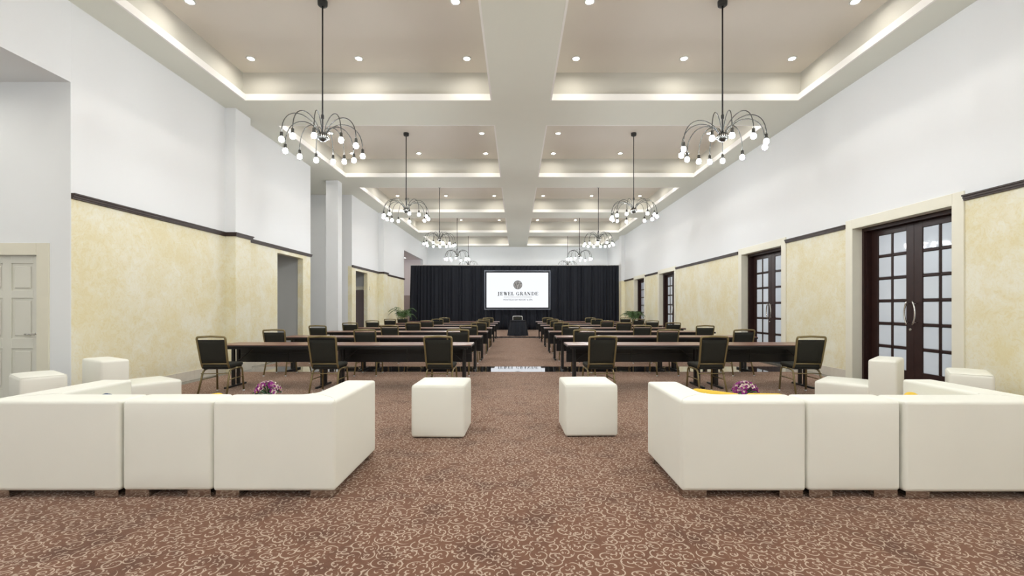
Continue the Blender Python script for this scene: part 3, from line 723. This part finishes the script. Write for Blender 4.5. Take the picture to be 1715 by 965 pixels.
# ------------------------------------------------------------------ banquet chairs
def banquet_chair(frame='gold'):
    e = empty('banquet_chair')
    MB().puff(-.205, .205, -.19, .235, .425, .485, .022, .012, .004, 4).build('seat', 'fabric', e)
    MB().bbox(-.19, .19, -.18, .22, .408, .43, .006).build('seat_board', 'under', e)
    tilt = -.115                                           # y per metre of height
    def by(z): return -.195+(z-.44)*tilt*2.0
    pts = wire([(-.197, -.165, .425), (-.197, by(.52), .52), (-.212, by(.885), .885), (-.205, by(.905), .915), (0, by(.92), .927), (.205, by(.905), .915), (.212, by(.885), .885), (.197, by(.52), .52), (.197, -.165, .425)], .05, 4)
    MB().tube(pts, .0165, 8).tube([(-.197, by(.498), .498), (.197, by(.498), .498)], .0135, 8).build('back_frame', frame, e)
    bp = MB(); hw = .194; n = 6; vs = []
    for sgn in (-1, 1):
        for j in range(n+1):
            z = .505+(.872-.505)*j/n
            for i in range(n+1):
                u = -1+2*i/n; v = -1+2*j/n
                th = .012+.010*(1-u*u)*(1-v*v)
                vs.append((u*hw*(1+.05*j/n), by(z)+sgn*th+.004, z))
    fs = []
    for sgn in (0, 1):
        o = sgn*(n+1)**2
        for j in range(n):
            for i in range(n):
                q = o+j*(n+1)+i; f = (q, q+1, q+n+2, q+n+1); fs.append(f if sgn == 0 else f[::-1])
    rim = [i for i in range(n+1)]+[j*(n+1)+n for j in range(1, n+1)]+[n*(n+1)+i for i in range(n-1, -1, -1)]+[j*(n+1) for j in range(n-1, 0, -1)]
    for i in range(len(rim)):
        a, b = rim[i], rim[(i+1) % len(rim)]; o = (n+1)**2; fs.append((b, a, a+o, b+o))
    bp.add(vs, fs, True).build('backrest', 'fabric', e)
    for s in (-1, 1):
        x = s*.198
        # side frame: each leg ends under the seat rail
        MB().tube(wire([(x, .0, .405), (x, .205, .40), (x+s*.012, .235, .012)], .06, 5), .0145, 8).build('leg', frame, e)
        MB().tube(wire([(x, .0, .405), (x, -.155, .395), (x+s*.018, -.275, .012)], .07, 5), .0145, 8).build('leg', frame, e)
        MB().tube([(x+s*.006, .222, .25), (x+s*.008, -.205, .25)], .008, 6).build('stretcher', frame, e)
        for (gx, gy) in ((x+s*.012, .235), (x+s*.018, -.275)):
            MB().lathe([(.012, 0), (.016, .003), (.0165, .02), (.0148, .024)], 8, (gx, gy)).build('glide', 'glide', e)
    MB().tube([(-.207, -.20, .345), (.207, -.20, .345)], .008, 6).build('stretcher', frame, e)
    return e
cp = banquet_chair(); firstc = True
CX = {-1: (-1.17, -3.0, -4.76), 1: (1.31, 3.06, 4.57)}
ADJ = {(0, -1, 0): (-1.19, 0, -2), (0, -1, 1): (-2.97, .0, 0), (0, -1, 2): (-4.68, .0, 3), (0, 1, 0): (1.30, 0, 4), (0, 1, 1): (3.01, 0, 3), (0, 1, 2): (4.52, 0, -3)}
rc = random.Random(11)
for k in range(7):
    for s in (-1, 1):
        for q in range(3):
            c = cp if firstc else copy_tree(cp); firstc = False
            if (k, s, q) in ADJ: x, dy, rz = ADJ[(k, s, q)]
            else: x, dy, rz = CX[s][q]+rc.uniform(-.07, .07), rc.uniform(-.04, .04), rc.uniform(-4, 4)
            c.location = (x, YF[k]-TD-.18-.14+dy-.06, 0); c.rotation_euler = (0, 0, math.radians(rz))
            tag(c, 'dark fabric gold-framed chair, %s row from the sofas, %s seat, %s block' % (ORD[k], ('aisle', 'middle', 'wall')[q], ('left' if s < 0 else 'right')), 'chair', 'banquet chairs at the seminar tables')
pc = banquet_chair('paleframe'); pc.location = (.055, 23.55, 0); pc.rotation_euler = (0, 0, PI); pc.scale = (1.12, 1, 1.0)
tag(pc, 'pale-framed chair behind the black skirted table under the screen', 'chair')

# black skirted table
st = tag(empty('skirted_table', (.065, 22.62, 0)), 'small round table under a black floor-length cloth before the screen', 'table')
MB().lathe([(.36, .70), (.385, .705), (.385, .735), (.36, .742)], 32).build('tabletop', 'panel', st)
MB().lathe([(.2, 0), (.2, .02), (.03, .05), (.03, .70)], 16).build('pedestal', 'black', st)
n = 120; vs = []; fs = []
for j in range(9):
    t = j/8; z = .748-.738*t
    for i in range(n):
        a = 2*PI*i/n; r = .39+.10*t+.028*t**.6*math.sin(14*a+.8*math.sin(3*a))
        vs.append((r*math.cos(a), r*math.sin(a), z))
for j in range(8):
    for i in range(n): fs.append((j*n+i, j*n+(i+1) % n, (j+1)*n+(i+1) % n, (j+1)*n+i))
fs.append(tuple(range(n)))
MB().add(vs, fs, True).build('cloth', 'drape', st)

# ------------------------------------------------------------------ white lounge furniture
SH, BT, SEAT, FT = .70, .27, .37, .05
def feet(e, pts, w=.17, d=.12):
    me = MB().bbox(-w/2, w/2, -d/2, d/2, 0, FT+.012, .003).mesh('foot', 'chrome')
    for (x, y) in pts: ob('foot', me, e, (x, y, 0))
def bev_prism(poly, z0, z1, b=.03, segs=3):
    bm = bmesh.new()
    lo = [bm.verts.new((x, y, z0)) for x, y in poly]; f = bm.faces.new(lo)
    r = bmesh.ops.extrude_face_region(bm, geom=[f])
    for v in r['geom']:
        if isinstance(v, bmesh.types.BMVert): v.co.z = z1
    bmesh.ops.recalc_face_normals(bm, faces=bm.faces[:])
    ed = [e for e in bm.edges if e.calc_face_angle(0) > .5]
    bmesh.ops.bevel(bm, geom=ed, offset=b, segments=segs, profile=.6, affect='EDGES')
    return bm
def sofa_corner(x0, x1, y0, y1, side, label):
    """L shaped: back along y0 (towards camera), arm along x1 (side>0) or x0"""
    e = tag(empty('sofa_corner', ((x0+x1)/2, (y0+y1)/2, 0)), label, 'sofa', 'white sectional sofa units')
    hx, hy = (x1-x0)/2-.003, (y1-y0)/2
    fi = .12; xi = hx-BT; yi = -hy+BT
    arcp = [(xi-fi+fi*math.sin(t), yi+fi-fi*math.cos(t)) for t in [PI/2*i/6 for i in range(7)]]
    poly = [(-hx, -hy), (hx, -hy), (hx, hy), (xi, hy)]+arcp[::-1]+[(-hx, yi)]
    if side < 0: poly = [(-x, y) for x, y in poly][::-1]
    mb = MB().bm(bev_prism(poly, FT, SH, .028, 3), True)
    o = mb.build('backrest', 'leather', e)
    wn = o.modifiers.new('wn', 'WEIGHTED_NORMAL')
    sx = (-hx, xi+.02) if side > 0 else (-xi-.02, hx)
    MB().puff(sx[0], sx[1], yi-.02, hy+.01, FT+.02, SEAT, .035, .02, 0, 5).build('seat', 'leather', e)
    # welt seam across the mitred corner
    p0 = (side*hx*.985, -hy*.985); p1 = (side*(xi-fi*.2), yi+fi*.2)
    MB().tube(bez([(p0[0], p0[1], SH+.0005), (p0[0]-side*.02, p0[1]+.12, SH+.001), (p1[0]+side*.06, p1[1]-.02, SH+.001), (p1[0], p1[1], SH)], 8), .0022, 5).build('seam', 'leather', e)
    feet(e, [(-hx+.10, -hy+.07), (hx-.10, -hy+.07), (-hx+.10, hy-.08), (hx-.10, hy-.08)])
    return e
def sofa_mid(x0, x1, y0, y1, label):
    e = tag(empty('sofa_unit', ((x0+x1)/2, (y0+y1)/2, 0)), label, 'sofa', 'white sectional sofa units')
    hx, hy = (x1-x0)/2-.003, (y1-y0)/2
    MB().puff(-hx, hx, -hy, -hy+BT, FT, SH, .028, .004, .003, 6).build('backrest', 'leather', e)
    MB().puff(-hx, hx, -hy+BT-.02, hy, FT+.02, SEAT, .035, .02, 0, 5).build('seat', 'leather', e)
    feet(e, [(-hx+.10, -hy+.07), (hx-.10, -hy+.07), (-hx+.10, hy-.08), (hx-.10, hy-.08)])
    return e
Y0 = 3.34
sofa_corner(-3.84, -2.848, Y0, 4.33, -1, 'outer corner unit of the left white sofa, cut by the picture edge')
sofa_mid(-2.842, -2.190, Y0+.01, 4.25, 'armless middle unit of the left white sofa')
sofa_corner(-2.184, -1.298, Y0, 4.30, 1, 'corner unit of the left white sofa, its arm beside the aisle')
sofa_corner(1.182, 2.082, Y0, 4.22, -1, 'corner unit of the right white sofa, its arm beside the aisle')
sofa_mid(2.088, 2.762, Y0, 4.25, 'armless middle unit of the right white sofa')
sofa_corner(2.768, 3.88, Y0-.02, 4.36, 1, 'outer corner unit of the right white sofa, cut by the picture edge')

def lounge_chair(nx, ny, dx, dy, sx, sy, label, w=.66):
    """N near back corner; d = facing direction; s = along the back"""
    L = .88; c = (nx+dx*L/2+sx*w/2, ny+dy*L/2+sy*w/2)
    e = tag(empty('lounge_chair', (c[0], c[1], 0), math.atan2(dy, dx)-PI/2), label, 'chair')
    MB().puff(-w/2, w/2, -L/2, -L/2+.29, FT, .71, .03, .006, .004, 5).build('backrest', 'leather', e)
    MB().puff(-w/2, w/2, -L/2+.27, L/2, FT+.02, .375, .035, .02, 0, 5).build('seat', 'leather', e)
    feet(e, [(-w/2+.09, -L/2+.07), (w/2-.09, -L/2+.07), (-w/2+.09, L/2-.08), (w/2-.09, L/2-.08)], .14, .1)
lounge_chair(4.66, 5.70, -.70, .714, .714, .70, 'low armless white lounge chair in front of the large double door')
lounge_chair(-5.09, 5.70, .53, .848, -.848, .53, 'low armless white lounge chair standing before the yellow left wall')

def ottoman(cx, cy, w, d, h, rz, label, rb=.03):
    e = tag(empty('ottoman', (cx, cy, 0), math.radians(rz)), label, 'ottoman', 'white ottomans')
    MB().puff(-w/2, w/2, -d/2, d/2, .008, h, rb, .016, .006, 6).build('body', 'leather', e)
    MB().box(-w/2+.03, w/2-.03, -d/2+.03, d/2-.03, 0, .02).build('base', 'under', e)
    z = h-.008; pts = [(-w/2+.012, -d/2+.012, z), (w/2-.012, -d/2+.012, z), (w/2-.012, d/2-.012, z), (-w/2+.012, d/2-.012, z), (-w/2+.012, -d/2+.012, z)]
    MB().tube(pts, .0035, 5).build('piping', 'leather', e)
ottoman(-.815, 5.15, .56, .58, .555, -1.5, 'white cube ottoman left of the aisle between the sofas')
ottoman(.785, 5.20, .56, .58, .555, 1.5, 'white cube ottoman right of the aisle between the sofas')
ottoman(-5.70, 5.55, .40, .65, .58, 55, 'white ottoman in front of the panelled door', .04)
ottoman(5.60, 5.77, .40, .72, .58, -40, 'white ottoman against the yellow wall right of the big double door', .04)

# low tables with flowers
def low_table(cx, cy, label):
    e = tag(empty('coffee_table', (cx, cy, 0)), label, 'table')
    MB().bbox(-.3, .3, -.25, .25, .36, .40, .008).build('tabletop', 'ceramic', e)
    for sx in (-1, 1):
        for sy in (-1, 1):
            MB().bbox(sx*.26-.02, sx*.26+.02, sy*.21-.02, sy*.21+.02, 0, .36, .004).build('leg', 'ceramic', e)
low_table(-2.40, 4.55, 'low white table hidden behind the left sofa')
low_table(2.22, 4.55, 'low white table hidden behind the right sofa')
def petal_mesh(name, mat, L, w):
    vs = []; n = 5
    for i in range(n+1):
        t = i/n; ww = w*math.sin(PI*min(1, .12+.88*t))**.8*(1 if t < 1 else .3); z = .25*L*t*(1-t)*2
        vs += [(L*t, -ww/2, z+.1*L*t), (L*t, 0, z-.06*L), (L*t, ww/2, z+.1*L*t)]
    fs = [(i*3+j, i*3+j+1, i*3+4+j, i*3+3+j) for i in range(n) for j in range(2)]
    return vs, fs
def flowers(cx, cy, z, label, seed):
    r = random.Random(seed)
    e = tag(empty('flower_arrangement', (cx, cy, z)), label, 'flowers')
    MB().lathe([(.035, 0), (.05, .02), (.052, .09), (.042, .13), (.046, .14)], 16).build('vase', 'ceramic', e)
    fm = []
    for kind in range(3):
        cols = [('petal', 'petalw'), ('petalw', 'petal'), ('petal', 'petaly')][kind]
        me = bpy.data.meshes.new('blossom'); V = []; Fc = []; mi = []
        for i in range(6):
            vs, fs = petal_mesh('p', None, .036, .028); M = Matrix.Rotation(2*PI*i/6, 4, 'Z') @ Matrix.Rotation(-.35-.2*(i % 2), 4, 'Y')
            o = len(V); V += [tuple(M @ Vector(v)) for v in vs]; Fc += [tuple(q+o for q in f) for f in fs]; mi += [0]*len(fs)
        for i in range(4):
            vs, fs = petal_mesh('p', None, .02, .014); M = Matrix.Translation((0, 0, .004)) @ Matrix.Rotation(2*PI*i/4+.3, 4, 'Z') @ Matrix.Rotation(-.8, 4, 'Y')
            o = len(V); V += [tuple(M @ Vector(v)) for v in vs]; Fc += [tuple(q+o for q in f) for f in fs]; mi += [1]*len(fs)
        me.from_pydata(V, [], Fc); me.materials.append(MAT[cols[0]]); me.materials.append(MAT[cols[1]])
        me.polygons.foreach_set('material_index', mi); me.polygons.foreach_set('use_smooth', [True]*len(Fc)); fm.append(me)
    stem = MB()
    for i in range(40):
        a = r.uniform(0, 2*PI); el = r.uniform(.05, 1.45) if i > 2 else 0.0
        d = Vector((math.cos(a)*math.cos(el), math.sin(a)*math.cos(el), math.sin(el)*.85)); p = Vector((0, 0, .155))+d*.098
        o = ob('blossom', fm[r.choice((0, 0, 1, 1, 2))], e, p); o.rotation_mode = 'QUATERNION'; o.rotation_quaternion = d.to_track_quat('Z', 'Y')
        stem.tube([(0, 0, .10), tuple(Vector((0, 0, .14))+d*.04), tuple(p)], .0025, 5)
    stem.build('stems', 'leafd', e)
    for i in range(7):
        a = 2*PI*i/7+r.uniform(-.3, .3)
        vs, fs = petal_mesh('l', None, .085, .035); M = Matrix.Translation((math.cos(a)*.05, math.sin(a)*.05, .13)) @ Matrix.Rotation(a, 4, 'Z') @ Matrix.Rotation(-.25, 4, 'Y')
        MB().add([M @ Vector(v) for v in vs], fs, True).build('leaf', 'leafd', e)
flowers(-2.40, 4.50, .40, 'purple and white orchid posy behind the left sofa', 3)
flowers(2.21, 4.50, .40, 'purple and white orchid posy behind the right sofa', 8)

# cushions
def cushion(loc, rot, w, h, mat, label):
    """pivot at the cushion's middle"""
    o = MB().puff(-w/2, w/2, -.045, .045, -h/2, h/2, .04, 0, .02, 6).build('cushion', mat)
    o.location = loc; o.rotation_euler = rot; tag(o, label, 'cushion'); return o
R = math.radians
cushion((1.625, 3.815, .538), (R(-8), 0, R(-45)), .40, .295, 'yellow', 'yellow cushion leaning in the corner of the right sofa')
cushion((1.98, 3.70, .54), (R(-8), 0, R(-4)), .30, .29, 'yellow', 'second yellow cushion against the back of the right sofa')
cushion((3.17, 3.71, .555), (R(-8), R(38), R(-6)), .22, .22, 'yellow', 'crumpled yellow cushion in the outer corner of the right sofa')
cushion((-2.44, 3.71, .537), (R(-8), R(-9), R(4)), .22, .28, 'yellow', 'yellow cushion barely showing behind the left sofa')
cushion((-3.27, 3.72, .555), (R(-8), R(45), R(5)), .20, .20, 'blue', 'navy cushion tip showing behind the left sofa')

# ------------------------------------------------------------------ potted palms
def palm(cx, cy, label, seed, hgt):
    r = random.Random(seed)
    e = tag(empty('potted_palm', (cx, cy, 0)), label, 'plant')
    MB().lathe([(.15, 0), (.17, .02), (.21, .42), (.225, .43), (.225, .47), (.20, .47), (.195, .44)], 20).build('pot', 'pot', e)
    MB().lathe([(.195, .43), (.195, .445), (.02, .455)], 16).build('soil', 'soil', e)
    for i in range(15):
        a = 2*PI*i/15+r.uniform(-.25, .25); L = r.uniform(.42, .66); hh = hgt*r.uniform(.7, 1.0)
        ax = bez([(0, .44), (L*.15, .44+hh*.75), (L*.55, .44+hh*1.1), (L, .44+hh*r.uniform(.35, .8))], 14)
        ca, sa = math.cos(a), math.sin(a)
        P = [Vector((x*ca, x*sa, z)) for x, z in ax]
        m = MB().tube(P, [.009*(1-.7*i2/14) for i2 in range(15)], 5)
        side = Vector((-sa, ca, 0))
        for k in range(4, 15):
            d = (P[min(k+1, 14)]-P[k-1]).normalized(); ll = .26*math.sin(PI*(.25+.7*(k-3)/12))
            for s in (-1, 1):
                tip = P[k]+(side*s*.75+d*.65+Vector((0, 0, -.28))).normalized()*ll; mid = (P[k]+tip)/2+Vector((0, 0, .03))
                w = d*.017
                m.add([P[k]-w*.4, P[k]+w*.4, mid+w, mid-w, tip], [(0, 1, 2, 3), (3, 2, 4)])
        m.build('frond', 'leaf', e)
palm(-5.38, 22.1, 'potted palm beside the yellow left wall and black drape', 5, 1.05)
palm(5.56, 22.1, 'potted palm beside the farthest double door', 9, .95)
